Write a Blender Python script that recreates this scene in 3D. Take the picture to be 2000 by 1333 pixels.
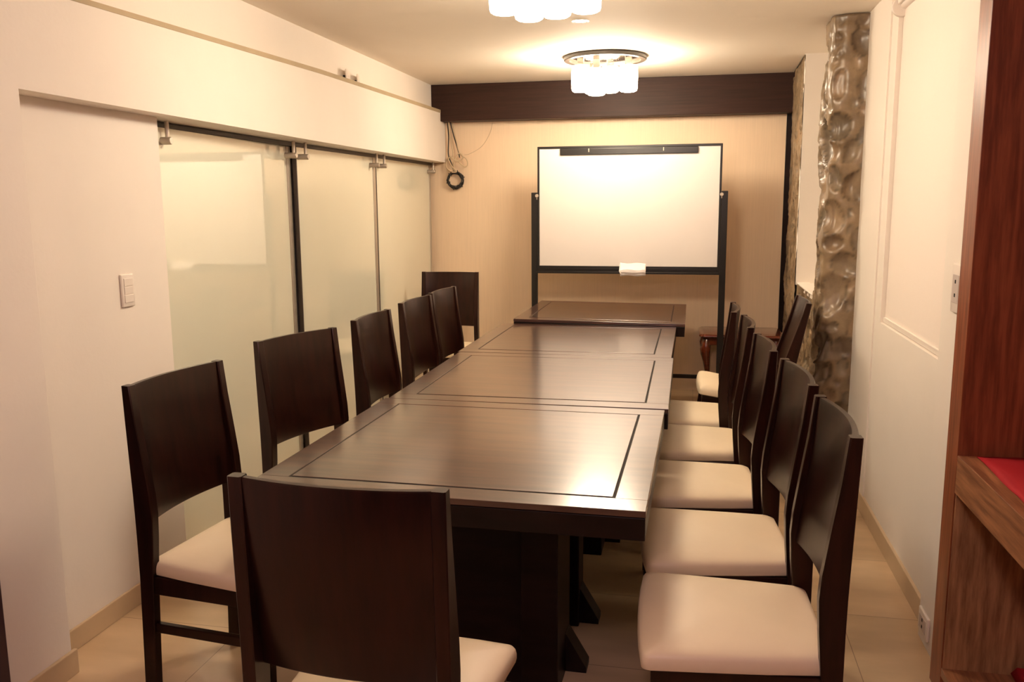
import bpy, bmesh, math, random
from mathutils import Vector, Matrix, noise

for o in list(bpy.data.objects):
    bpy.data.objects.remove(o)
S = bpy.context.scene
COL = S.collection
PI = math.pi

# ---------------------------------------------------------------- camera, world, light, exposure
F, PITCH, YAW, ROLL, CAMZ = 1682.8, .1589, .2054, -.0067, 1.55
cd = bpy.data.cameras.new('camera'); cam = bpy.data.objects.new('camera', cd); COL.objects.link(cam)
cd.sensor_fit = 'HORIZONTAL'; cd.sensor_width = 36; cd.lens = F / 2000 * 36; cd.clip_start = .02
fw = Vector((-math.sin(YAW) * math.cos(PITCH), math.cos(YAW) * math.cos(PITCH), -math.sin(PITCH)))
rt = Vector((math.cos(YAW), math.sin(YAW), 0)); up = rt.cross(fw)
M = Matrix((rt, up, -fw)).transposed().to_4x4() @ Matrix.Rotation(ROLL, 4, 'Z')
M.translation = Vector((0, 0, CAMZ)); cam.matrix_world = M
S.camera = cam
cd.dof.use_dof = False

W = bpy.data.worlds.new('world'); S.world = W; W.use_nodes = True
W.node_tree.nodes['Background'].inputs[0].default_value = (1, .78, .62, 1)
W.node_tree.nodes['Background'].inputs[1].default_value = .02
S.view_settings.view_transform = 'Standard'; S.view_settings.look = 'None'
S.view_settings.exposure = .86; S.view_settings.gamma = 1; S.view_settings.use_curve_mapping = False
S.cycles.use_denoising = True
S.cycles.max_bounces = 8; S.cycles.diffuse_bounces = 5; S.cycles.sample_clamp_indirect = 4

LAMP_E = 36.0          # emission of the glass shades
LAMP_C = (1.0, .83, .63)
al = bpy.data.lights.new('near_fill_light', 'POINT'); al.shadow_soft_size = .14
al.energy = 22; al.color = (1, .73, .80)
ao = bpy.data.objects.new('near_fill_light', al); COL.objects.link(ao); ao.location = (-.15, .15, 2.33)  # added pinkish fill above the camera for the near seats, no fixture modelled

# ---------------------------------------------------------------- materials
def mat(name, base, rough=.5, spec=.5, metal=0, emit=None, es=0, coat=0, nscale=0, namt=0, stretch=(1, 1, 1),
        bump=0, col2=None, attr=None, bscale=None, coord='Object', trans=0, alpha=1, coat_rough=.08, coat_ior=1.5, stint=(1, 1, 1)):
    m = bpy.data.materials.new(name); m.use_nodes = True
    nt = m.node_tree; b = nt.nodes['Principled BSDF']
    b.inputs['Base Color'].default_value = (*base, 1); b.inputs['Roughness'].default_value = rough
    b.inputs['Specular IOR Level'].default_value = spec; b.inputs['Metallic'].default_value = metal
    b.inputs['Coat Weight'].default_value = coat; b.inputs['Coat IOR'].default_value = coat_ior; b.inputs['Specular Tint'].default_value = (*stint, 1); b.inputs['Coat Roughness'].default_value = coat_rough
    b.inputs['Transmission Weight'].default_value = trans; b.inputs['Alpha'].default_value = alpha
    if emit:
        b.inputs['Emission Color'].default_value = (*emit, 1); b.inputs['Emission Strength'].default_value = es
    src = None
    if nscale or bump:
        tc = nt.nodes.new('ShaderNodeTexCoord'); mp = nt.nodes.new('ShaderNodeMapping')
        mp.inputs['Scale'].default_value = stretch
        nt.links.new(tc.outputs[coord], mp.inputs[0])
        nz = nt.nodes.new('ShaderNodeTexNoise'); nz.inputs['Scale'].default_value = nscale or 10
        nz.inputs['Detail'].default_value = 6; nz.inputs['Roughness'].default_value = .6
        nt.links.new(mp.outputs[0], nz.inputs['Vector']); src = nz.outputs['Fac']
    if namt and src is not None:
        r = nt.nodes.new('ShaderNodeValToRGB')
        c2 = col2 or tuple(c * (1 - namt) for c in base)
        r.color_ramp.elements[0].position = .35; r.color_ramp.elements[0].color = (*c2, 1)
        r.color_ramp.elements[1].position = .65; r.color_ramp.elements[1].color = (*base, 1)
        nt.links.new(src, r.inputs[0]); out = r.outputs[0]
        if attr:
            at = nt.nodes.new('ShaderNodeAttribute'); at.attribute_name = attr
            mx = nt.nodes.new('ShaderNodeMix'); mx.data_type = 'RGBA'; mx.blend_type = 'MULTIPLY'
            mx.inputs[0].default_value = 1
            nt.links.new(out, mx.inputs[6]); nt.links.new(at.outputs['Color'], mx.inputs[7]); out = mx.outputs[2]
        nt.links.new(out, b.inputs['Base Color'])
    if bump:
        bp = nt.nodes.new('ShaderNodeBump'); bp.inputs['Strength'].default_value = bump
        bp.inputs['Distance'].default_value = .01
        s2 = src
        if bscale:
            n2 = nt.nodes.new('ShaderNodeTexNoise'); n2.inputs['Scale'].default_value = bscale
            n2.inputs['Detail'].default_value = 4
            nt.links.new(mp.outputs[0], n2.inputs['Vector']); s2 = n2.outputs['Fac']
        nt.links.new(s2, bp.inputs['Height']); nt.links.new(bp.outputs[0], b.inputs['Normal'])
    return m

def tile_mat():
    m = bpy.data.materials.new('floor_tile'); m.use_nodes = True; nt = m.node_tree; b = nt.nodes['Principled BSDF']
    tc = nt.nodes.new('ShaderNodeTexCoord'); mp = nt.nodes.new('ShaderNodeMapping')
    mp.inputs['Location'].default_value = (-.585 + .545 * 10, -3.255 + .545 * 10, 0)
    nt.links.new(tc.outputs['Object'], mp.inputs[0])
    br = nt.nodes.new('ShaderNodeTexBrick'); br.offset = 0; br.squash = 1
    br.inputs['Scale'].default_value = 1; br.inputs['Mortar Size'].default_value = .0016
    br.inputs['Brick Width'].default_value = .545; br.inputs['Row Height'].default_value = .545
    br.inputs['Color1'].default_value = (.66, .49, .31, 1); br.inputs['Color2'].default_value = (.60, .44, .27, 1)
    br.inputs['Mortar'].default_value = (.30, .20, .12, 1); br.inputs['Mortar Smooth'].default_value = .2
    nt.links.new(mp.outputs[0], br.inputs['Vector'])
    nz = nt.nodes.new('ShaderNodeTexNoise'); nz.inputs['Scale'].default_value = 2.2; nz.inputs['Detail'].default_value = 6
    m2 = nt.nodes.new('ShaderNodeMapping'); m2.inputs['Scale'].default_value = (.8, 2.6, 1)
    nt.links.new(tc.outputs['Object'], m2.inputs[0]); nt.links.new(m2.outputs[0], nz.inputs['Vector'])
    r = nt.nodes.new('ShaderNodeValToRGB'); r.color_ramp.elements[0].position = .3; r.color_ramp.elements[0].color = (.80, .76, .72, 1)
    r.color_ramp.elements[1].position = .7; r.color_ramp.elements[1].color = (1.08, 1.06, 1.05, 1)
    nt.links.new(nz.outputs['Fac'], r.inputs[0])
    mx = nt.nodes.new('ShaderNodeMix'); mx.data_type = 'RGBA'; mx.blend_type = 'MULTIPLY'; mx.inputs[0].default_value = 1
    nt.links.new(br.outputs['Color'], mx.inputs[6]); nt.links.new(r.outputs[0], mx.inputs[7])
    nt.links.new(mx.outputs[2], b.inputs['Base Color'])
    b.inputs['Roughness'].default_value = .28
    return m

WALL = (.86, .79, .71)
M_ = {}
M_['wall'] = mat('white_plaster', WALL, .7, .3, nscale=1.5, namt=.04, bump=.05, bscale=60)
M_['ceil'] = mat('ceiling_paint', (.93, .85, .74), .8, .3, nscale=1.2, namt=.03)
M_['lip'] = mat('dark_beige_lip', (.46, .36, .23), .7, .3, nscale=6, namt=.1)
M_['paper'] = mat('peach_wallpaper', (.86, .66, .465), .55, .4, nscale=1, namt=.07, stretch=(220, 1, 3), bump=.05)
M_['floor'] = tile_mat()
M_['skirt'] = mat('tan_tile', (.62, .46, .29), .3, .5, nscale=5, namt=.12)
M_['chair'] = mat('dark_mahogany', (.019, .0050, .0032), .30, .33, nscale=7, namt=.65, stretch=(5, 5, .6), col2=(.0065, .0021, .0016), stint=(1, .74, .62))
M_['table'] = mat('dark_table_veneer', (.078, .029, .0165), .30, .5, nscale=4, namt=.6, stretch=(.8, 7, 5), col2=(.036, .013, .009), coat=1.0, coat_rough=.15)
M_['tframe'] = mat('dark_table_wood', (.013, .0052, .0036), .38, .2, nscale=5, namt=.5, stretch=(1, 5, 5))
M_['beamwood'] = mat('wenge_beam', (.036, .0125, .0075), .55, .25, nscale=5, namt=.4, stretch=(.6, 6, 14))
M_['seat'] = mat('cream_leatherette', (.80, .66, .47), .42, .45, nscale=3, namt=.05, bump=.10, bscale=14)
M_['rubber'] = mat('black_rubber', (.012, .011, .010), .6)
M_['black'] = mat('black_metal', (.010, .008, .007), .3, .5)
M_['board'] = mat('whiteboard_enamel', (.76, .70, .66), .30, .5, nscale=2, namt=.03)
M_['steel'] = mat('brushed_steel', (.52, .45, .37), .38, metal=.6)
M_['darksteel'] = mat('dark_joint', (.06, .045, .035), .4, metal=.3)
M_['glass'] = mat('frosted_film_glass', (.82, .81, .66), .35, .2, nscale=1.2, namt=.03, coat=1.0, coat_rough=.01, coat_ior=2.1)
M_['plast'] = mat('white_plastic', (.82, .74, .66), .35)
M_['plast2'] = mat('grey_plastic', (.58, .50, .46), .4)
M_['blind'] = mat('white_blind_fabric', (.90, .80, .72), .75, .2, nscale=300, namt=.03, stretch=(1, 1, 1))
M_['stone'] = mat('varnished_river_stone', (.30, .215, .135), .36, .5, nscale=7, namt=.4, attr='tint', col2=(.17, .118, .072), bump=.10, bscale=22, coat=.08, coat_rough=.2)
M_['shelf'] = mat('reddish_brown_laminate', (.30, .085, .034), .38, .45, nscale=6, namt=.55, stretch=(9, 9, .7), col2=(.15, .036, .014))
M_['shelfh'] = mat('brown_oak_laminate', (.40, .17, .075), .4, .45, nscale=6, namt=.5, stretch=(9, .7, 9), col2=(.17, .06, .026))
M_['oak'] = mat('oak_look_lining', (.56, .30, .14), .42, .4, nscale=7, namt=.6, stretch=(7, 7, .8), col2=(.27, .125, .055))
M_['mahog'] = mat('glossy_mahogany', (.16, .030, .010), .16, .5, nscale=8, namt=.5, stretch=(1, 4, 4), coat=.6, coat_rough=.06)
M_['red'] = mat('red_cloth', (.42, .014, .022), .8, .2, nscale=400, namt=.12, bump=.1)
M_['white'] = mat('white_paper', (.88, .82, .78), .5)
M_['cableb'] = mat('black_cable', (.022, .017, .013), .5)
M_['cablew'] = mat('beige_cable', (.58, .44, .28), .5)
M_['cablet'] = mat('thin_beige_wire', (.50, .36, .22), .5)
M_['shade'] = mat('glowing_glass_shade', (.9, .85, .7), .4, emit=LAMP_C, es=LAMP_E)
M_['ringm'] = mat('black_lamp_ring', (.045, .035, .028), .35)
M_['chrome'] = mat('lamp_chrome', (.85, .80, .72), .12, metal=1)
M_['purple'] = mat('dark_plum_frame', (.050, .022, .028), .5)
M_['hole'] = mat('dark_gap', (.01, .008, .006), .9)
M_['spot'] = mat('downlight_bulb', (.9, .9, .85), .4, emit=(1, .86, .66), es=14)

# ---------------------------------------------------------------- builders
def merge(bm, b2):
    me = bpy.data.meshes.new('t'); b2.to_mesh(me); b2.free(); bm.from_mesh(me); bpy.data.meshes.remove(me)

def box(bm, x0, x1, y0, y1, z0, z1, bev=.0, seg=2, mx=None):
    b = bmesh.new()
    r = bmesh.ops.create_cube(b, size=1)
    bmesh.ops.scale(b, vec=(abs(x1 - x0), abs(y1 - y0), abs(z1 - z0)), verts=b.verts)
    bmesh.ops.translate(b, vec=((x0 + x1) / 2, (y0 + y1) / 2, (z0 + z1) / 2), verts=b.verts)
    if bev:
        bmesh.ops.bevel(b, geom=b.edges[:], offset=bev, segments=seg, affect='EDGES', profile=.5)
    if mx is not None: b.transform(mx)
    merge(bm, b)

def loft(bm, rings, cap=True, closed=True):
    vs = [[bm.verts.new(p) for p in r] for r in rings]
    n = len(vs[0])
    for a, b in zip(vs, vs[1:]):
        for i in range(n if closed else n - 1):
            bm.faces.new((a[i], a[(i + 1) % n], b[(i + 1) % n], b[i]))
    if cap and closed:
        bm.faces.new(vs[0][::-1]); bm.faces.new(vs[-1])

def lathe(bm, c, prof, n=32, axis='Z', cap=True):
    rings = []
    for r, h in prof:
        ring = []
        for i in range(n):
            a = 2 * PI * i / n
            if axis == 'Z': ring.append((c[0] + r * math.cos(a), c[1] + r * math.sin(a), c[2] + h))
            elif axis == 'X': ring.append((c[0] + h, c[1] + r * math.cos(a), c[2] + r * math.sin(a)))
            else: ring.append((c[0] + r * math.cos(a), c[1] + h, c[2] + r * math.sin(a)))
        rings.append(ring)
    loft(bm, rings, cap)

def tube(bm, pts, r, n=8, cyc=False):
    pts = [Vector(p) for p in pts]; rings = []; N = len(pts)
    prev = None
    for i, p in enumerate(pts):
        if cyc: t = pts[(i + 1) % N] - pts[i - 1]
        else: t = pts[min(i + 1, N - 1)] - pts[max(i - 1, 0)]
        t.normalize()
        a = prev if prev is not None else (Vector((0, 0, 1)) if abs(t.z) < .9 else Vector((1, 0, 0)))
        u = (a - t * a.dot(t)).normalized(); v = t.cross(u); prev = u
        rr = r[i] if isinstance(r, (list, tuple)) else r
        rings.append([p + (u * math.cos(2 * PI * k / n) + v * math.sin(2 * PI * k / n)) * rr for k in range(n)])
    if cyc: rings.append(rings[0])
    loft(bm, rings, not cyc)

def obj(name, bm, m, parent=None, smooth=False):
    bmesh.ops.remove_doubles(bm, verts=bm.verts, dist=1e-6)
    bmesh.ops.recalc_face_normals(bm, faces=bm.faces)
    me = bpy.data.meshes.new(name); bm.to_mesh(me); bm.free()
    o = bpy.data.objects.new(name, me); COL.objects.link(o)
    me.materials.append(M_[m])
    if smooth:
        me.polygons.foreach_set('use_smooth', [True] * len(me.polygons))
        try: me.set_sharp_from_angle(angle=math.radians(38))
        except Exception: pass
    if parent: o.parent = parent
    return o

def thing(name, label, cat, loc=(0, 0, 0), rz=0, group=None):
    o = bpy.data.objects.new(name, None); COL.objects.link(o); o.empty_display_size = .1
    o.location = loc; o.rotation_euler = (0, 0, rz); tag(o, label, cat, group)
    return o

def tag(o, label, cat, group=None):
    o['label'] = label; o['category'] = cat
    if group: o['group'] = group
    return o

def struct(name, bm, m, smooth=False):
    o = obj(name, bm, m, None, smooth); o['kind'] = 'structure'; return o

def dup(o, parent=None):
    c = o.copy(); COL.objects.link(c)
    c.parent = parent
    for ch in [k for k in bpy.data.objects if k.parent == o]:
        dup(ch, c)
    return c

def nb(): return bmesh.new()

# ---------------------------------------------------------------- room shell
H = 2.515; YW = 7.2; YB = -2.6
b = nb(); box(b, -2.6, 1.6, YB, 7.5, -.1, 0); struct('floor', b, 'floor')
b = nb(); box(b, -2.6, 1.6, YB, 7.5, H, H + .1); struct('ceiling', b, 'ceil')
b = nb(); box(b, -2.6, .708, YW, YW + .12, 0, H); struct('wall_back', b, 'paper')
b = nb(); box(b, .700, .750, YW - .012, YW, 0, 2.225, .002); struct('trim_3', b, 'tframe')
b = nb(); box(b, .708, 1.5, YW, YW + .12, 0, H); struct('wall_back_corner', b, 'wall')
b = nb(); box(b, -2.6, 1.6, YB - .1, YB, 0, H); struct('wall_front', b, 'beamwood')
# left side: near pilaster, plaster wall with the switch, wall beyond the glass, upper wall
b = nb(); box(b, -2.5, -1.995, YB, 2.325, 0, H, .004); struct('wall_left_pilaster', b, 'wall')
b = nb(); box(b, -2.5, -2.10, 2.32, 3.17, 0, 2.0); struct('wall_left', b, 'wall')
b = nb(); box(b, -2.6, -2.45, 3.1, 7.3, 0, 2.2); struct('wall_left_outer', b, 'wall')
b = nb(); box(b, -2.6, -2.137, 2.32, YW, 2.1, H); struct('wall_left_upper', b, 'wall')
b = nb()   # long bulkhead over the glass partition, running slightly askew
zb0, zb1, zt0, zt1 = 1.897, 1.893, 2.205, 2.300
loft(b, [[(-1.995, 2.32, 1.90), (-1.995, 2.32, 2.205), (-2.3, 2.32, 2.205), (-2.3, 2.32, 1.90)],
         [(-2.03, 4.6, 1.893), (-2.03, 4.6, 2.262), (-2.3, 4.6, 2.262), (-2.3, 4.6, 1.893)],
         [(-2.062, YW, 1.893), (-2.062, YW, 2.290), (-2.3, YW, 2.290), (-2.3, YW, 1.893)]])
struct('wall_left_bulkhead', b, 'wall')
b = nb()   # darker beige lip along the top edge of the bulkhead
loft(b, [[(-1.992, 2.32, 2.205), (-1.992, 2.32, 2.222), (-2.15, 2.32, 2.222), (-2.15, 2.32, 2.205)],
         [(-2.027, 4.6, 2.262), (-2.027, 4.6, 2.285), (-2.15, 4.6, 2.285), (-2.15, 4.6, 2.262)],
         [(-2.059, YW, 2.290), (-2.059, YW, 2.315), (-2.15, YW, 2.315), (-2.15, YW, 2.290)]])
struct('trim_1', b, 'lip')
b = nb(); box(b, -2.10, -2.088, 2.325, 3.17, 0, .082, .003); struct('baseboard_left', b, 'skirt')
b = nb(); box(b, -1.995, -1.980, 2.04, 2.335, 0, .085, .003); struct('baseboard_left_pilaster', b, 'skirt')
b = nb(); box(b, -2.0, -1.975, 1.2, 2.045, 0, 2.2, .004); struct('trim_2', b, 'purple')
# right side
b = nb(); box(b, .875, 1.25, 3.14, 4.27, 0, .985); box(b, .875, 1.25, 4.27, 5.0, 0, H)
box(b, .868, .876, 4.40, 4.62, 0, H)
box(b, .97, 1.25, 3.14, 4.28, .98, H); box(b, .875, 1.25, 3.14, 4.27, 2.44, H); struct('wall_right', b, 'wall')
b = nb(); box(b, .835, 1.5, 2.87, 3.142, 0, H, .006); struct('wall_right_pilaster', b, 'wall')
b = nb(); box(b, 1.25, 1.5, YB, 2.88, 0, H); struct('wall_right_near', b, 'wall')
b = nb(); box(b, 1.25, 1.5, 4.9, 7.3, 0, H); struct('wall_right_far', b, 'wall')
b = nb(); box(b, .862, .876, 3.14, 4.95, 0, .09, .003); struct('baseboard_right', b, 'skirt')
# window recess between the stone pillars (white reveals and sill)
b = nb(); box(b, .708, 1.26, 6.205, 6.26, .98, H); box(b, .735, 1.26, 5.30, 6.22, .95, .990); box(b, .718, .80, 5.30, 6.22, .984, .996, .003)
box(b, 1.16, 1.2, 5.3, 6.22, .98, H); struct('window_1', b, 'wall')

# ---------------------------------------------------------------- stone work
def stonework(name, path, z0, z1, seed, label, cat, extra=(), amp=1.0, ragged=False, caps=False):
    P = [Vector((x, y, 0)) for x, y in path]
    L = [0]
    for a, c in zip(P, P[1:]): L.append(L[-1] + (c - a).length)
    step = .0125
    ns = max(8, int(L[-1] / step)); nz_ = int((z1 - z0) / step)
    rnd = random.Random(seed)
    stones = []
    tries = 0
    while tries < 1400:
        tries += 1
        s, z = rnd.uniform(-.02, L[-1] + .02), rnd.uniform(z0, z1)
        big = tries < 300
        ra = rnd.uniform(.040, .085) if big else rnd.uniform(.014, .032)
        rb = ra * rnd.uniform(.9, 1.9)
        if all(math.hypot((s - t[0]) / (ra + t[2]), (z - t[1]) / (rb + t[3])) > (.86 if big else .95) for t in stones):
            stones.append((s, z, ra, rb, rnd.uniform(.45, 1.0) * ra * .75, rnd.uniform(-.5, .5), rnd.uniform(.62, 1.25), rnd.uniform(-.08, .08)))
    for e in extra: stones.append(e)
    def pt(s):
        s = max(0, min(L[-1], s))
        for i in range(len(P) - 1):
            if s <= L[i + 1] + 1e-9: break
        t = (s - L[i]) / (L[i + 1] - L[i])
        return P[i].lerp(P[i + 1], t), (P[i + 1] - P[i]).normalized()
    bm = nb(); lay = bm.loops.layers.float_color.new('tint'); cols = {}
    grid = []
    for j in range(nz_ + 1):
        z = z0 + (z1 - z0) * j / nz_; row = []
        for i in range(ns + 1):
            s = L[-1] * i / ns
            p, t = pt(s)
            acc = Vector((0, 0, 0))
            for k in (-3, -2, -1, 0, 1, 2, 3):
                q, tt = pt(s + k * .014); acc += Vector((-tt.y, tt.x, 0))
            n = acc.normalized()
            h = -.004; tint = (.98, .95, .88)
            for (ss, zz, ra, rb, hh, sk, dk, wm) in stones:
                ds = (s - ss); dz = (z - zz)
                if abs(ds) > ra * 1.8 or abs(dz) > rb * 1.8: continue
                ds += dz * sk * .5
                r2 = (ds / ra) ** 2 + (dz / rb) ** 2
                r2 *= 1 + .25 * noise.noise(Vector((s * 14, z * 14, seed)))
                if r2 < 1:
                    q = hh * (1 - r2) ** .55
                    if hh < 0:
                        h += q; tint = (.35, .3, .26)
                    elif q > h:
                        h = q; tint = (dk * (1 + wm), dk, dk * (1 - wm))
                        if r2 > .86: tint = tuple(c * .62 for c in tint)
            edge = min(s, L[-1] - s, .05) / .05
            if ragged: edge = min(edge, min(max(z1 - z - .004, 0), .10) / .10 + .15)
            h = h * amp * edge + .010 * noise.noise(Vector((s * 9, z * 6, seed * 3.1))) + .004 * noise.noise(Vector((s * 40, z * 30, seed)))
            h += .022 * edge * noise.noise(Vector((s * 2.2, z * 3.0, seed * 1.7)))
            v = bm.verts.new((p.x + n.x * h, p.y + n.y * h, z)); cols[v] = tint; row.append(v)
        grid.append(row)
    for j in range(nz_):
        for i in range(ns):
            f = bm.faces.new((grid[j][i], grid[j][i + 1], grid[j + 1][i + 1], grid[j + 1][i]))
            for l in f.loops: l[lay] = (*cols[l.vert], 1)
    if caps:
        for row in (grid[0], grid[-1]):
            f = bm.faces.new(row)
            for l in f.loops: l[lay] = (.8, .76, .7, 1)
    me = bpy.data.meshes.new(name); bm.to_mesh(me); bm.free()
    o = bpy.data.objects.new(name, me); COL.objects.link(o); me.materials.append(M_['stone'])
    me.polygons.foreach_set('use_smooth', [True] * len(me.polygons))
    tag(o, label, cat); return o

# paths run so that the normal (-ty, tx) looks into the room
def rev(p): return p[::-1]
stonework('stone_pillar', [(.93, 5.36), (.80, 5.345), (.715, 5.33), (.700, 5.22), (.697, 5.05), (.710, 4.975), (.76, 4.95), (.882, 4.945)][::-1][::-1], 0, H - .005, 5,
          'nearer pillar of varnished brown river stones with a ragged top, in front of the white window recess', 'pillar',
          extra=[(.585, .62, .026, .20, -.07, -.35, 1, 0)], amp=1.0, ragged=True, caps=True)
stonework('stone_pillar', [(.738, 7.185), (.732, 7.0), (.720, 6.7), (.715, 6.40), (.705, 6.205)], 0, H - .005, 11,
          'narrow far pillar of brown river stones at the corner with the peach back wall', 'pillar', amp=.8, caps=True)
stonework('stone_wall', [(.72, 6.22), (.73, 5.7), (.735, 5.35)], 0, .992, 23,
          'low wall of brown river stones below the white window sill between both pillars', 'wall', amp=.9, ragged=True, caps=False)

# ---------------------------------------------------------------- dark beam at the far end
b = nb(); box(b, -2.136, .745, 7.05, 7.199, 2.222, H - .001, .004)
tag(obj('ceiling_beam', b, 'beamwood'), 'wide dark brown wooden beam across the far end under the ceiling', 'beam')

# ---------------------------------------------------------------- glass partition
D_ = math.radians
def glass_panel(y0, y1, label, bars, rz=0):
    t = thing('frosted_glass_door', label, 'glass panel', (-2.2, (y0 + y1) / 2, .012), rz, group='frosted glass partition panels')
    h = (y1 - y0) / 2
    b = nb(); box(b, -.006, .006, -h, h, 0, 1.858, .001); obj('pane', b, 'glass', t)
    for s, mtl, w in bars:
        b = nb(); yy = s * (h + w / 2)
        box(b, -.012, .012, yy - w / 2, yy + w / 2, 0, 1.858, .002); obj('edge_strip', b, mtl, t)
    return t
glass_panel(3.172, 4.535, 'large frosted glass panel next to the white wall with the light switch', [(1, 'steel', .044)], D_(2.3))
glass_panel(4.600, 5.80, 'middle frosted glass panel between the two dark vertical joints', [(-1, 'darksteel', .011), (1, 'steel', .044)])
glass_panel(5.862, 7.125, 'farthest frosted glass panel beside the peach wall and the hanging cables', [(-1, 'darksteel', .008), (1, 'steel', .028)])
b = nb(); box(b, -2.215, -2.185, 3.172, 7.19, 1.8705, 1.8925, .002)
tag(obj('door_track', b, 'darksteel'), 'dark metal track above the frosted glass panels under the bulkhead', 'track')
def clamp(y, label, z=1.815, two=False):
    t = thing('glass_clamp', label, 'clamp', (-2.155, y, z), group='steel clamps holding the glass panels')
    b = nb(); lathe(b, (.012, 0, .012), [(.009, 0), (.009, .066)], 16); obj('rod', b, 'steel', t, True)
    b = nb(); lathe(b, (-.04, 0, 0), [(.013, 0), (.016, .003), (.016, .066), (.013, .070)], 20, 'X'); obj('barrel', b, 'steel', t, True)
clamp(3.30, 'steel rod clamp at the top of the glass beside the white wall')
clamp(4.47, 'left clamp of the steel pair at the first dark glass joint')
clamp(4.62, 'right clamp of the steel pair at the first dark glass joint')
clamp(5.75, 'left clamp of the steel pair at the second dark glass joint')
clamp(5.90, 'right clamp of the steel pair at the second dark glass joint')
clamp(7.09, 'steel clamp at the far end of the glass in the peach wall corner')

# ---------------------------------------------------------------- switches and sockets
def plate(name, label, cat, x, y, z, w, h, facing=1, kind='switch', tilt=0):
    t = thing(name, label, cat, (x, y, z)); t.rotation_euler = (0, 0, tilt)
    s = facing
    b = nb(); box(b, 0 * s, .010 * s, -w / 2, w / 2, -h / 2, h / 2, .0042, 3); obj('cover_plate', b, 'plast', t, True)
    if kind == 'switch':
        for k in (-1, 0, 1):
            b = nb(); box(b, .008 * s, .0125 * s, -w * .34, w * .34, k * h * .25 - h * .115, k * h * .25 + h * .115, .001); obj('rocker', b, 'plast', t)
    elif kind == 'socket':
        b = nb(); box(b, .008 * s, .0115 * s, -w * .33, w * .33, -h * .30, h * .28, .001); obj('socket_insert', b, 'plast2', t)
        for k in (-1, 1):
            b = nb(); box(b, .0105 * s, .0122 * s, -.006, .006, k * h * .14 - .006, k * h * .14 + .006, .001); obj('socket_hole', b, 'hole', t)
    else:
        b = nb(); lathe(b, (.009 * s, 0, 0), [(.005, 0), (.004, .002 * s)], 12, 'X'); obj('cable_hole', b, 'plast2', t)
    return t
plate('light_switch', 'white rounded light switch on the plaster wall left of the glass', 'light switch', -2.10, 2.898, 1.232, .074, .125, 1, 'switch')
for yy, zz, ti, la in ((5.195, 2.330, .22, 'nearer of two loose white blank plates high on the left wall'),
                       (5.365, 2.322, .30, 'farther of two loose white blank plates high on the left wall')):
    t = plate('blank_plate', la, 'wall plate', -2.112, yy, zz, .125, .075, 1, 'blank', ti)
    t['group'] = 'loose plates on the upper left wall'
    b = nb(); box(b, -.016, -.001, -.0600, -.054, -.037, .000, .001); obj('gap_shadow', b, 'hole', t)  # dark sliver stands in for the gap shadow behind the loose plate
plate('wall_socket', 'white wall socket at chest height, half hidden behind the wooden shelving', 'socket', .835, 2.962, 1.272, .095, .155, -1, 'socket')
plate('wall_socket', 'white double socket low on the wall beside the foot of the shelving', 'socket', .835, 3.055, .085, .115, .085, -1, 'socket')

# ---------------------------------------------------------------- roller blind
t = thing('roller_blind', 'closed white roller blind in the recess of the right wall', 'blind', (.895, 3.74, .994))
b = nb(); box(b, -.001, .001, -.52, .528, .012, 1.40); obj('fabric', b, 'blind', t)
b = nb(); box(b, -.008, .008, -.525, .53, -.006, .018, .003); obj('bottom_bar', b, 'plast', t)
b = nb(); lathe(b, (.0, -.53, 1.41), [(.022, 0), (.022, 1.055)], 24, 'Y'); obj('roller_tube', b, 'plast', t, True)
b = nb(); lathe(b, (-.012, .505, 1.40), [(.040, 0), (.043, .004), (.043, .020), (.040, .024)], 28, 'Y'); obj('end_bracket', b, 'plast', t, True)
b = nb(); box(b, -.035, .030, -.52, .505, 1.408, 1.439, .006); obj('cassette', b, 'plast', t)

# ---------------------------------------------------------------- lamps
def ceiling_lamp(label, x, y):
    t = thing('ceiling_lamp', label, 'ceiling lamp', (x, y, H), group='round ceiling lamps with glass cylinders')
    b = nb(); lathe(b, (0, 0, 0), [(.238, -.028), (.272, -.028), (.276, -.024), (.276, -.006), (.272, -.001), (.238, -.001), (.238, -.028)], 64, cap=False)
    obj('ring', b, 'ringm', t, True)
    b = nb(); lathe(b, (0, 0, 0), [(.236, -.001), (.236, -.012), (.10, -.020), (.001, -.022)], 48, cap=False); obj('mirror_plate', b, 'chrome', t, True)
    for i, (sx, sy, sz) in enumerate(((-.156, -.06, -.232), (-.040, -.155, -.268), (.160, -.045, -.238), (.028, .075, -.226), (-.090, .110, -.226))):
        b = nb(); box(b, sx - .022, sx + .022, sy - .022, sy + .022, sz + .16, -.012, .002); so = obj('lamp_holder', b, 'chrome', t)
        b = nb(); lathe(b, (sx, sy, sz), [(.002, .002), (.046, 0), (.056, .006), (.060, .018), (.062, .09), (.060, .155), (.054, .168), (.03, .172)], 32)
        obj('glass_shade', b, 'shade', t, True)
    return t
ceiling_lamp('glowing ceiling lamp with black ring and glass cylinders, fully in view before the dark beam', -.60, 6.0)
ceiling_lamp('nearer glowing ceiling lamp cut off by the top edge of the picture', -.585, 3.52)
t = thing('downlight', 'small round recessed downlight in the ceiling between the two lamps', 'downlight', (-.615, 4.81, H))
b = nb(); lathe(b, (0, 0, 0), [(.034, -.004), (.046, -.005), (.046, -.001), (.034, -.001), (.034, -.004)], 32, cap=False); obj('trim_ring', b, 'chrome', t, True)
b = nb(); lathe(b, (0, 0, 0), [(.033, -.001), (.033, -.004), (.02, -.007), (.002, -.008)], 24, cap=False); obj('bulb', b, 'spot', t, True)

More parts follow.
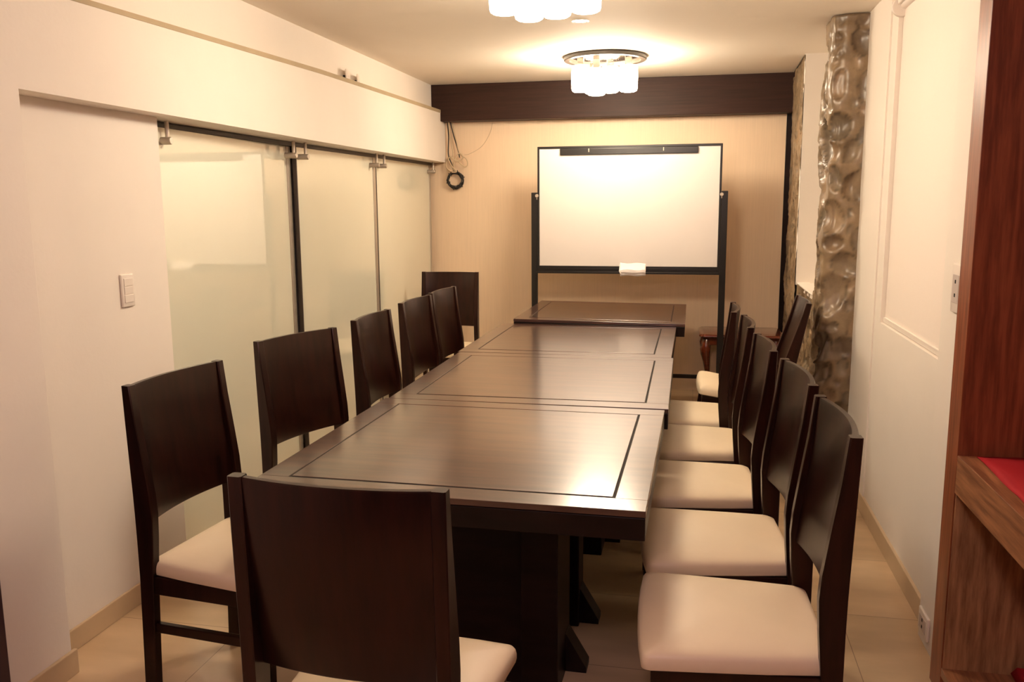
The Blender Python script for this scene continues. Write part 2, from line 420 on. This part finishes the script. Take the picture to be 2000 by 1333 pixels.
# ---------------------------------------------------------------- tables
TW, TL, TZ = 1.135, 1.125, .76
def make_table():
    t = thing('conference_table', '', 'table')
    hw, hl = TW / 2, TL / 2
    b = nb(); th = .018; z0, z1 = TZ - th, TZ
    mg, gv = .088, .007
    box(b, -hw, hw, -hl, -hl + mg, z0, z1, .0015); box(b, -hw, hw, hl - mg, hl, z0, z1, .0015)
    box(b, -hw, -hw + mg, -hl + mg, hl - mg, z0, z1, .0015); box(b, hw - mg, hw, -hl + mg, hl - mg, z0, z1, .0015)
    box(b, -hw + .02, hw - .02, -hl + .02, hl - .02, z0 - .002, z0 + .010)
    box(b, -hw + mg + gv, hw - mg - gv, -hl + mg + .009, hl - mg - .009, z0, z1 + .0006, .0012)
    top = obj('tabletop', b, 'table', t)
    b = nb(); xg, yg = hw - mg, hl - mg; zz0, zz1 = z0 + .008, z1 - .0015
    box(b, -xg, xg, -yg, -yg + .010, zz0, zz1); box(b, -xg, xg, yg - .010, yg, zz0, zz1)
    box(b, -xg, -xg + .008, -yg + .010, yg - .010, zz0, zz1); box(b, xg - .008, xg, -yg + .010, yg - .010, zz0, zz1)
    obj('groove_shade', b, 'hole', top)  # solid black strips put the groove's shade in as colour
    b = nb(); za, zb = TZ - .082, TZ - .020; w = .022
    box(b, -hw + .001, hw - .001, -hl + .001, -hl + w, za, zb, .002); box(b, -hw + .001, hw - .001, hl - w, hl - .001, za, zb, .002)
    box(b, -hw + .001, -hw + w, -hl + w, hl - w, za, zb, .002); box(b, hw - w, hw - .001, -hl + w, hl - w, za, zb, .002)
    obj('apron', b, 'tframe', t)
    b = nb(); box(b, -.168, .168, -.17, .31, .0, TZ - .03, .003); obj('pedestal_core', b, 'tframe', t)
    for sx in (-1, 1):
        for sy in (-1, 1):
            x0, x1 = sorted((sx * .165, sx * .283)); y0, y1 = (-.228, .020) if sy < 0 else (.245, .365)
            b = nb(); box(b, x0, x1, y0, y1, 0, TZ - .03, .004); p = obj('pedestal_post', b, 'tframe', t)
            b = nb(); a = sx * .282
            yA, yB = y1 - .085, y1 - .01
            loft(b, [[(a, y, .135), (sx * .352, y, .018), (sx * .352, y, 0), (a, y, 0)] for y in (yA, yB)])
            obj('pedestal_foot', b, 'tframe', p)
    b = nb(); box(b, -.30, .30, .08, .20, TZ - .09, TZ - .022, .003); box(b, -.06, .06, -hl + .025, hl - .025, TZ - .075, TZ - .022, .003); obj('cross_beam', b, 'tframe', t)
    return t
tab = make_table()
tabs = [(-.0915, 2.159, -.012, 'nearest dark wooden table, right behind the front chair'),
        (-.074, 3.294, .004, 'second dark wooden table from the front of the row'),
        (-.085, 4.4255, -.004, 'third dark wooden table, touching the raised last one'),
        (-.028, 5.546, 0, 'farthest dark wooden table, standing slightly higher, before the whiteboard')]
for i, (xr, y0, rz, la) in enumerate(tabs):
    o = tab if i == 0 else dup(tab)
    w = TW; sc = 1
    o.rotation_euler = (0, 0, rz)
    o.location = (xr - w / 2, y0 + TL / 2, 0)
    if i == 3:
        o.location = (xr - w / 2, y0 + TL / 2, .008); o.rotation_euler = (0, .010, rz); o.scale = (.985, .98, 1.022)
    o['label'] = la; o['group'] = 'square tables pushed into one long table'

# ---------------------------------------------------------------- chairs (local: back at y=0, facing +y)
CW = .446
def make_chair():
    t = thing('dining_chair', '', 'chair')
    hw = CW / 2; pw = .030
    # rear post side profile: z, y rear, y front
    prof = [(.010, .002, .044), (.20, .008, .052), (.44, .015, .064), (.56, .015, .074), (.64, .014, .078), (.70, .0125, .074), (.80, .009, .060), (.92, .005, .042), (1.0285, .001, .030), (1.030, .002, .029)]
    for s in (-1, 1):
        b = nb(); rings = []
        for z, ya, yb in prof:
            e = .0025 if z < 1.028 else .0035
            xa, xb = (hw - pw, hw) if s > 0 else (-hw, -hw + pw)
            rings.append([(xa + e, ya, z), (xb - e, ya, z), (xb, ya + e, z), (xb, yb - e, z), (xb - e, yb, z), (xa + e, yb, z), (xa, yb - e, z), (xa, ya + e, z)])
        loft(b, rings); p = obj('rear_leg', b, 'chair', t, True)
        b = nb(); lathe(b, (s * (hw - pw / 2), .023, 0), [(.011, 0), (.013, .003), (.013, .011)], 14); obj('foot_glide', b, 'rubber', p, True)
    for s in (-1, 1):   # front legs
        b = nb(); x0 = s * (hw - .003); xi = s * (hw - .041)
        xa, xb = sorted((x0, xi))
        loft(b, [[(xa + .004, .416, .01), (xb - .004, .416, .01), (xb - .004, .452, .01), (xa + .004, .452, .01)],
                 [(xa, .412, .44), (xb, .412, .44), (xb, .456, .44), (xa, .456, .44)]])
        bmesh.ops.bevel(b, geom=b.edges[:], offset=.003, segments=2, affect='EDGES'); p = obj('front_leg', b, 'chair', t)
        b = nb(); lathe(b, (s * (hw - .022), .434, 0), [(.012, 0), (.014, .003), (.014, .011)], 14); obj('foot_glide', b, 'rubber', p, True)
    # seat frame
    b = nb(); z0, z1 = .388, .443
    for s in (-1, 1):
        xa, xb = sorted((s * (hw - .006), s * (hw - .028))); box(b, xa, xb, .060, .414, z0, z1, .002)
    box(b, -hw + .038, hw - .038, .430, .452, z0, z1, .002); box(b, -hw + .028, hw - .028, .020, .045, z0, z1, .002)
    obj('seat_frame', b, 'chair', t)
    for s in (-1, 1):
        b = nb(); xa, xb = sorted((s * (hw - .008), s * (hw - .028))); box(b, xa, xb, .048, .418, .262, .292, .003); obj('stretcher', b, 'chair', t)
    # seat cushion
    b = nb()
    outline = []
    fw_, rw, yf, yr = .243, .203, .482, .030
    def arc(cx, cy, r, a0, a1, n):
        for k in range(n + 1):
            a = a0 + (a1 - a0) * k / n; outline.append((cx + r * math.cos(a), cy + r * math.sin(a)))
    arc(.208 - .035, yr + .035, .035, -PI / 2, -PI * .03, 8)
    outline.append((.222, .18)); outline.append((.234, .33))
    arc(fw_ - .020, yf - .020, .020, 0, PI / 2 * .95, 5)
    for k in range(1, 6):
        x = (fw_ - .020) * (1 - 2 * k / 6); outline.append((x, yf + .010 * (1 - (x / fw_) ** 2)))
    left = [(-x, y) for x, y in outline[:14 + 2]][::-1]
    outline += left
    # dedupe
    o2 = []
    for p in outline:
        if not o2 or math.hypot(p[0] - o2[-1][0], p[1] - o2[-1][1]) > .002: o2.append(p)
    cx, cy = 0, .25
    rings = []
    for sc, z in ((.97, .4435), (.992, .447), (1.0, .455), (1.0, .466), (.992, .476), (.975, .483), (.93, .489), (.85, .4945), (.7, .500), (.5, .5035), (.28, .505), (.08, .5055)):
        rings.append([(cx + (x - cx) * sc, cy + (y - cy) * sc, z) for x, y in o2])
    loft(b, rings); obj('seat', b, 'seat', t, True)
    # curved backrest panel
    b = nb(); rings = []; n = 18; xin = hw - pw + .001
    for (z, yc) in ((.618, .058), (.622, .0575), (.74, .044), (.88, .026), (1.024, .0145), (1.0285, .0145)):
        th = .0085 if z not in (.618, 1.0285) else .0065
        fr = []; bk = []
        for k in range(n + 1):
            x = -xin + 2 * xin * k / n; q = 1 - (x / xin) ** 2
            y = yc - .024 * q
            fr.append((x, y + th, z)); bk.append((x, y - th, z))
        rings.append(fr + bk[::-1])
    loft(b, rings); obj('backrest', b, 'chair', t, True)
    return t
ch = make_chair()
D = math.radians
def cplace(o, x, y, face_deg, la, grp=None):
    """x, y = middle of the back's top; face_deg = heading the sitter looks to, 90 = +Y"""
    o.location = (x, y, 0); o.rotation_euler = (0, 0, D(face_deg - 90)); o['label'] = la
    if grp: o['group'] = grp
G = 'dark dining chairs around the long table'
cplace(ch, -.650, 1.452, 92 - 4, 'front chair seen from behind, its tall dark back before the nearest table', G)
R = [(.376, 2.190, 182.5, 'nearest chair on the right side of the table, with the pinkish cream seat'),
     (.348, 2.750, 185, 'second chair from the front on the right side of the table'),
     (.294, 3.320, 183.5, 'third chair from the front on the right side of the table'),
     (.264, 3.900, 180.5, 'fourth chair from the front on the right side of the table'),
     (.228, 4.410, 178, 'fifth and farthest upright chair along the right table edge')]
Lc = [(-1.600, 2.400, -6, 'nearest chair on the left side, in front of the light switch wall'),
      (-1.575, 3.215, -19, 'second left chair, turned askew, below the first glass joint'),
      (-1.500, 3.850, -1, 'third chair from the front on the left side of the table'),
      (-1.505, 4.535, -3, 'fourth left chair, standing close in front of the fifth'),
      (-1.500, 5.055, -3, 'fifth and farthest chair along the left table edge')]
for x, y, f, la in R + Lc:
    cplace(dup(ch), x, y, f, la, G)
c = dup(ch); cplace(c, -1.815, 6.41, -88, 'dark chair in the far left corner facing the camera under the cables', G)
c = dup(ch); c['label'] = 'chair tipped backwards with its back leaning on the nearer stone pillar'; c['group'] = G
tilt = D(9.5)
c.matrix_world = Matrix.Translation((.455, 4.93, 0.0)) @ Matrix.Rotation(D(180.5 - 90), 4, 'Z') @ Matrix.Rotation(tilt, 4, 'X')

# ---------------------------------------------------------------- whiteboard on its stand
t = thing('whiteboard', 'white board in a black frame on a black metal stand at the far wall', 'whiteboard', (-.4890, 6.690, .02635))
t.scale = (.983, .983, .983)
xl, xr = -.705, .7075
b = nb(); box(b, xl + .008, xr - .008, -.008, .008, 1.05, 1.975); obj('board', b, 'board', t)
b = nb()
box(b, xl, xr, -.014, .014, 1.965, 1.983, .003); box(b, xl, xr, -.014, .014, 1.035, 1.055, .003)
box(b, xl, xl + .016, -.014, .014, 1.05, 1.97, .003); box(b, xr - .016, xr, -.014, .014, 1.05, 1.97, .003); obj('frame', b, 'black', t)
b = nb(); box(b, xl + .0, xr - .0, -.060, -.012, .998, 1.006, .002); box(b, xl, xr, -.064, -.058, .998, 1.014, .002); box(b, xl, xr, -.016, .012, .998, 1.04, .002); obj('marker_tray', b, 'black', t)
b = nb(); box(b, -.525, .528, -.022, -.010, 1.915, 1.965, .004); cl = obj('clip_bar', b, 'black', t)
for x in (-.30, .27):
    b = nb(); box(b, x - .004, x + .004, -.028, -.020, 1.935, 1.962, .002); obj('clip_hook', b, 'steel', cl)
for s, x in ((-1, xl - .025), (1, xr + .025)):
    b = nb(); box(b, x - .024, x + .024, -.016, .016, .013, 1.630, .003); p = obj('stand_post', b, 'black', t)
    b = nb(); lathe(b, (x - s * .022, -.019, 1.605), [(.012, -.010), (.014, -.006), (.014, .003)], 16, 'Y'); box(b, x - s * .026, x - s * .018, -.024, -.016, 1.575, 1.61, .001); obj('pivot_knob', b, 'steel', p, True)
    b = nb(); box(b, x - .02, x + .02, -.24, .28, -.0266, .014, .004); obj('stand_foot', b, 'black', t)
b = nb(); box(b, xl - .02, xr + .02, -.012, .012, .176, .206, .002); obj('crossbar', b, 'black', t)
# papers on the tray
b = nb(); rnd = random.Random(4)
N = 16
for layer, (dz, wx, x0) in enumerate(((0, .202, -.5405), (.012, .197, -.536))):
    top = []; 
    for j in range(6):
        row = []
        for i in range(N + 1):
            u = i / N; x = x0 + u * wx + (.010 if j > 3 else 0) * (1 - u)
            if j == 0: y, z = 6.6723, 1.0762
            elif j == 1: y, z = 6.6605, 1.0585
            elif j == 2: y, z = 6.643, 1.0369
            elif j == 3: y, z = 6.622, 1.029
            elif j == 4: y, z = 6.620, 1.013
            else: y, z = 6.622, .995 if layer == 0 else 1.011
            row.append(b.verts.new((x, y - layer * .004 + .002 * math.sin(u * 17 + j), z + dz * (j < 5) + .003 * math.sin(u * 9 + layer * 2 + j))))
        top.append(row)
    for a, c2 in zip(top, top[1:]):
        for i in range(N): b.faces.new((a[i], a[i + 1], c2[i + 1], c2[i]))
o = obj('folded_papers', b, 'white', None, True)
md = o.modifiers.new('s', 'SOLIDIFY'); md.thickness = .0012
tag(o, 'crumpled white papers folded over the marker tray of the whiteboard', 'papers')

# ---------------------------------------------------------------- carved side table
t = thing('side_table', 'glossy reddish mahogany side table with curved legs by the stone corner', 'side table', (.392, 6.952, 0))
hw, hl, zt = .308, .232, .540
b = nb()
def topring(sc, z):
    pts = []
    pr = []
    # serpentine outline with scalloped corners
    for (cx, cy, a0) in ((1, -1, -PI / 2), (1, 1, 0), (-1, 1, PI / 2), (-1, -1, PI)):
        c = Vector((cx * (hw - .03), cy * (hl - .03)))
        for k in range(9):
            a = a0 + PI / 2 * k / 8
            r = .030 + .012 * math.cos(4 * (a - a0 - PI / 4) * 2) * .5
            pts.append(((c.x + r * math.cos(a)) * 1, c.y + r * math.sin(a)))
    return [(x + (sc if x > 0 else -sc), y + (sc if y > 0 else -sc), z) for x, y in pts]
loft(b, [topring(-.012, zt - .030), topring(-.002, zt - .024), topring(.004, zt - .016), topring(.002, zt - .008), topring(-.006, zt - .002), topring(-.012, zt)])
obj('tabletop', b, 'mahog', t, True)
b = nb()
n = 20
for side in range(4):
    L_ = (hw - .035) if side in (0, 2) else (hl - .035)
    front = []; 
    ring = []
    for k in range(n + 1):
        u = -1 + 2 * k / n; zz = zt - .105 + .030 * (1 - abs(u)) ** .7 - .012 * math.cos(u * PI)
        ring.append((u * L_, zz))
    off = (hl - .028) if side in (0, 2) else (hw - .028)
    for (a, z) in ring: pass
    vs = []
    for d in (0, .016):
        for zz_top in (True, False):
            row = []
            for (a, z) in ring:
                zf = zt - .030 if zz_top else z
                q = off - d
                p = {0: (a, -q), 1: (q, a), 2: (a, q), 3: (-q, a)}[side]
                row.append(b.verts.new((p[0], p[1], zf)))
            vs.append(row)
    A, B_, C_, E_ = vs
    for i in range(n):
        b.faces.new((A[i], A[i + 1], B_[i + 1], B_[i])); b.faces.new((C_[i + 1], C_[i], E_[i], E_[i + 1])); b.faces.new((B_[i], B_[i + 1], E_[i + 1], E_[i])); b.faces.new((A[i], C_[i], C_[i + 1], A[i + 1]))
obj('apron', b, 'mahog', t)
for sx in (-1, 1):
    for sy in (-1, 1):
        b = nb(); dx, dy = sx * .7071, sy * .7071
        prof = [(0, .022, .020), (.012, .024, .028), (.028, .012, .024), (.06, -.004, .016), (.14, -.010, .015), (.24, -.006, .019), (.32, .006, .027), (.38, .020, .036), (.42, .022, .040), (.46, .014, .036), (.497, .006, .030)]
        rings = []
        for z, off, r in prof:
            cx, cy = sx * (hw - .055) + dx * off, sy * (hl - .055) + dy * off
            rings.append([(cx + r * math.cos(2 * PI * k / 16), cy + r * math.sin(2 * PI * k / 16), z) for k in range(16)])
        loft(b, rings); obj('cabriole_leg', b, 'mahog', t, True)

# ---------------------------------------------------------------- cables in the corner
def spline(ctrl, n=10):
    P = [Vector(p) for p in ctrl]; P = [P[0]] + P + [P[-1]]; out = []
    for i in range(1, len(P) - 2):
        for k in range(n):
            t_ = k / n; a, b_, c_, d_ = P[i - 1], P[i], P[i + 1], P[i + 2]
            out.append(.5 * ((2 * b_) + (-a + c_) * t_ + (2 * a - 5 * b_ + 4 * c_ - d_) * t_ ** 2 + (-a + 3 * b_ - 3 * c_ + d_) * t_ ** 3))
    out.append(P[-2]); return out
Y = 7.165
b = nb(); rnd = random.Random(8)
for k in range(5):
    cx, cz, r = -1.972 + rnd.uniform(-.006, .006), 1.745 + rnd.uniform(-.006, .006), .066 + rnd.uniform(-.008, .006)
    tube(b, [(cx + (r + .003 * math.sin(a * 3 + k)) * math.cos(a), Y + rnd.uniform(-.012, .010), cz + (r + .003 * math.cos(a * 2 + k)) * math.sin(a)) for a in [2 * PI * i / 28 for i in range(28)]], .0058, 8, True)
for k in range(6):   # ties around the coil
    a = k * PI / 3 + .3; c0 = Vector((-1.972 + .066 * math.cos(a), Y, 1.745 + .066 * math.sin(a)))
    rad = Vector((math.cos(a), 0, math.sin(a)))
    tube(b, [c0 + (rad * math.cos(q) + Vector((0, 1, 0)) * math.sin(q)) * .0165 for q in [2 * PI * i / 12 for i in range(12)]], .003, 6, True)
tube(b, spline([(-2.035, Y, 2.23), (-2.025, Y, 2.10), (-2.03, Y, 1.96), (-2.00, Y, 1.87), (-1.985, Y, 1.81)]), .005)
tube(b, spline([(-2.010, Y, 2.23), (-1.985, Y + .01, 2.12), (-1.945, Y, 1.99), (-1.93, Y - .01, 1.93)]), .005)
tag(obj('cable_coil', b, 'cableb', None, True), 'coiled black cable hanging from the beam in the far left corner', 'cable')
b = nb()
tube(b, spline([(-2.022, Y - .012, 2.23), (-2.005, Y - .012, 2.08), (-1.985, Y - .012, 1.95), (-2.035, Y - .014, 1.92), (-2.045, Y - .012, 1.85), (-1.99, Y - .014, 1.82), (-1.975, Y - .020, 1.90), (-1.935, Y - .016, 1.965), (-1.90, Y - .014, 1.93), (-1.955, Y - .022, 1.90), (-2.01, Y - .02, 1.945)]), .0055)
tube(b, spline([(-1.995, Y, 2.23), (-1.965, Y, 2.10), (-1.93, Y - .01, 1.965), (-1.875, Y - .01, 1.92), (-1.862, Y - .01, 1.87), (-1.89, Y - .012, 1.855), (-1.94, Y - .012, 1.895), (-1.985, Y - .02, 1.93)]), .0045)
tube(b, spline([(-2.03, Y - .026, 1.93), (-1.995, Y - .03, 1.86), (-1.955, Y - .03, 1.815), (-1.995, Y - .03, 1.81)]), .0055)
tag(obj('cable_bundle', b, 'cablew', None, True), 'tangled beige cable loops hanging above the black coil', 'cable')
b = nb(); tube(b, spline([(-1.651, 7.196, 2.215), (-1.68, 7.196, 2.12), (-1.75, 7.196, 2.02), (-1.851, 7.196, 1.963), (-1.90, 7.19, 1.955)]), .0016, 6)
tag(obj('thin_wire', b, 'cablet', None, True), 'thin beige wire curving down the peach wall right of the cables', 'wire')

# ---------------------------------------------------------------- shelving on the right
t = thing('wooden_shelving', 'reddish brown wooden shelving with thick boards along the right edge', 'shelving', (.80, 2.74, 0))
b = nb(); box(b, 0, .42, -.012, .10, 0, H - .02, .002); obj('end_panel', b, 'shelf', t)
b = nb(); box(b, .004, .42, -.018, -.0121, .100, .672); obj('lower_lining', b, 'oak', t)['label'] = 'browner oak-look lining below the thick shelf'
b = nb(); box(b, 0, .42, -1.90, -.013, .672, .790, .002); obj('middle_shelf', b, 'shelfh', t)
b = nb(); box(b, 0, .42, -1.90, -.013, .072, .100, .002); obj('bottom_shelf', b, 'shelfh', t)
b = nb(); box(b, .06, .42, -1.90, -.013, 0, .070, .002); obj('plinth', b, 'tframe', t)
b = nb(); box(b, .421, .445, -1.90, .10, 0, H - .02); obj('back_panel', b, 'shelf', t)
b = nb(); box(b, 0, .42, -2.02, -1.901, 0, H - .02, .002); obj('end_panel', b, 'shelf', t)

def cloth(name, label, corners, z, h, seed, hem=None):
    b = nb(); n = 26; A, B, C_, E_ = [Vector((*c, 0)) for c in corners]; V = []
    for j in range(n + 1):
        row = []
        for i in range(n + 1):
            u, v = i / n, j / n
            p = A.lerp(B, u).lerp(E_.lerp(C_, u), v)
            zz = z + h + .004 * noise.noise(Vector((p.x * 9, p.y * 9, seed))) + .003 * noise.noise(Vector((p.x * 25, p.y * 10, seed)))
            e = min(u, 1 - u, v, 1 - v)
            if e < .04: zz -= (h * .8) * (1 - e / .04)
            row.append(b.verts.new((p.x, p.y, zz)))
        V.append(row)
    for a, c in zip(V, V[1:]):
        for i in range(n): b.faces.new((a[i], a[i + 1], c[i + 1], c[i]))
    o = obj(name, b, 'red', None, True); m = o.modifiers.new('s', 'SOLIDIFY'); m.thickness = .0025; m.offset = 1
    tag(o, label, 'cloth'); return o
cloth('folded_cloth', 'red cloth lying flat on the middle shelf of the wooden shelving', [(.850, 2.715), (1.205, 2.715), (1.205, 1.15), (.79 + .02, 1.15)], .790, .010, 1)
cloth('folded_cloth', 'dark red cloth on the bottom shelf of the wooden shelving', [(.995, 2.715), (1.205, 2.715), (1.205, 2.0), (.955, 2.0)], .100, .045, 7)
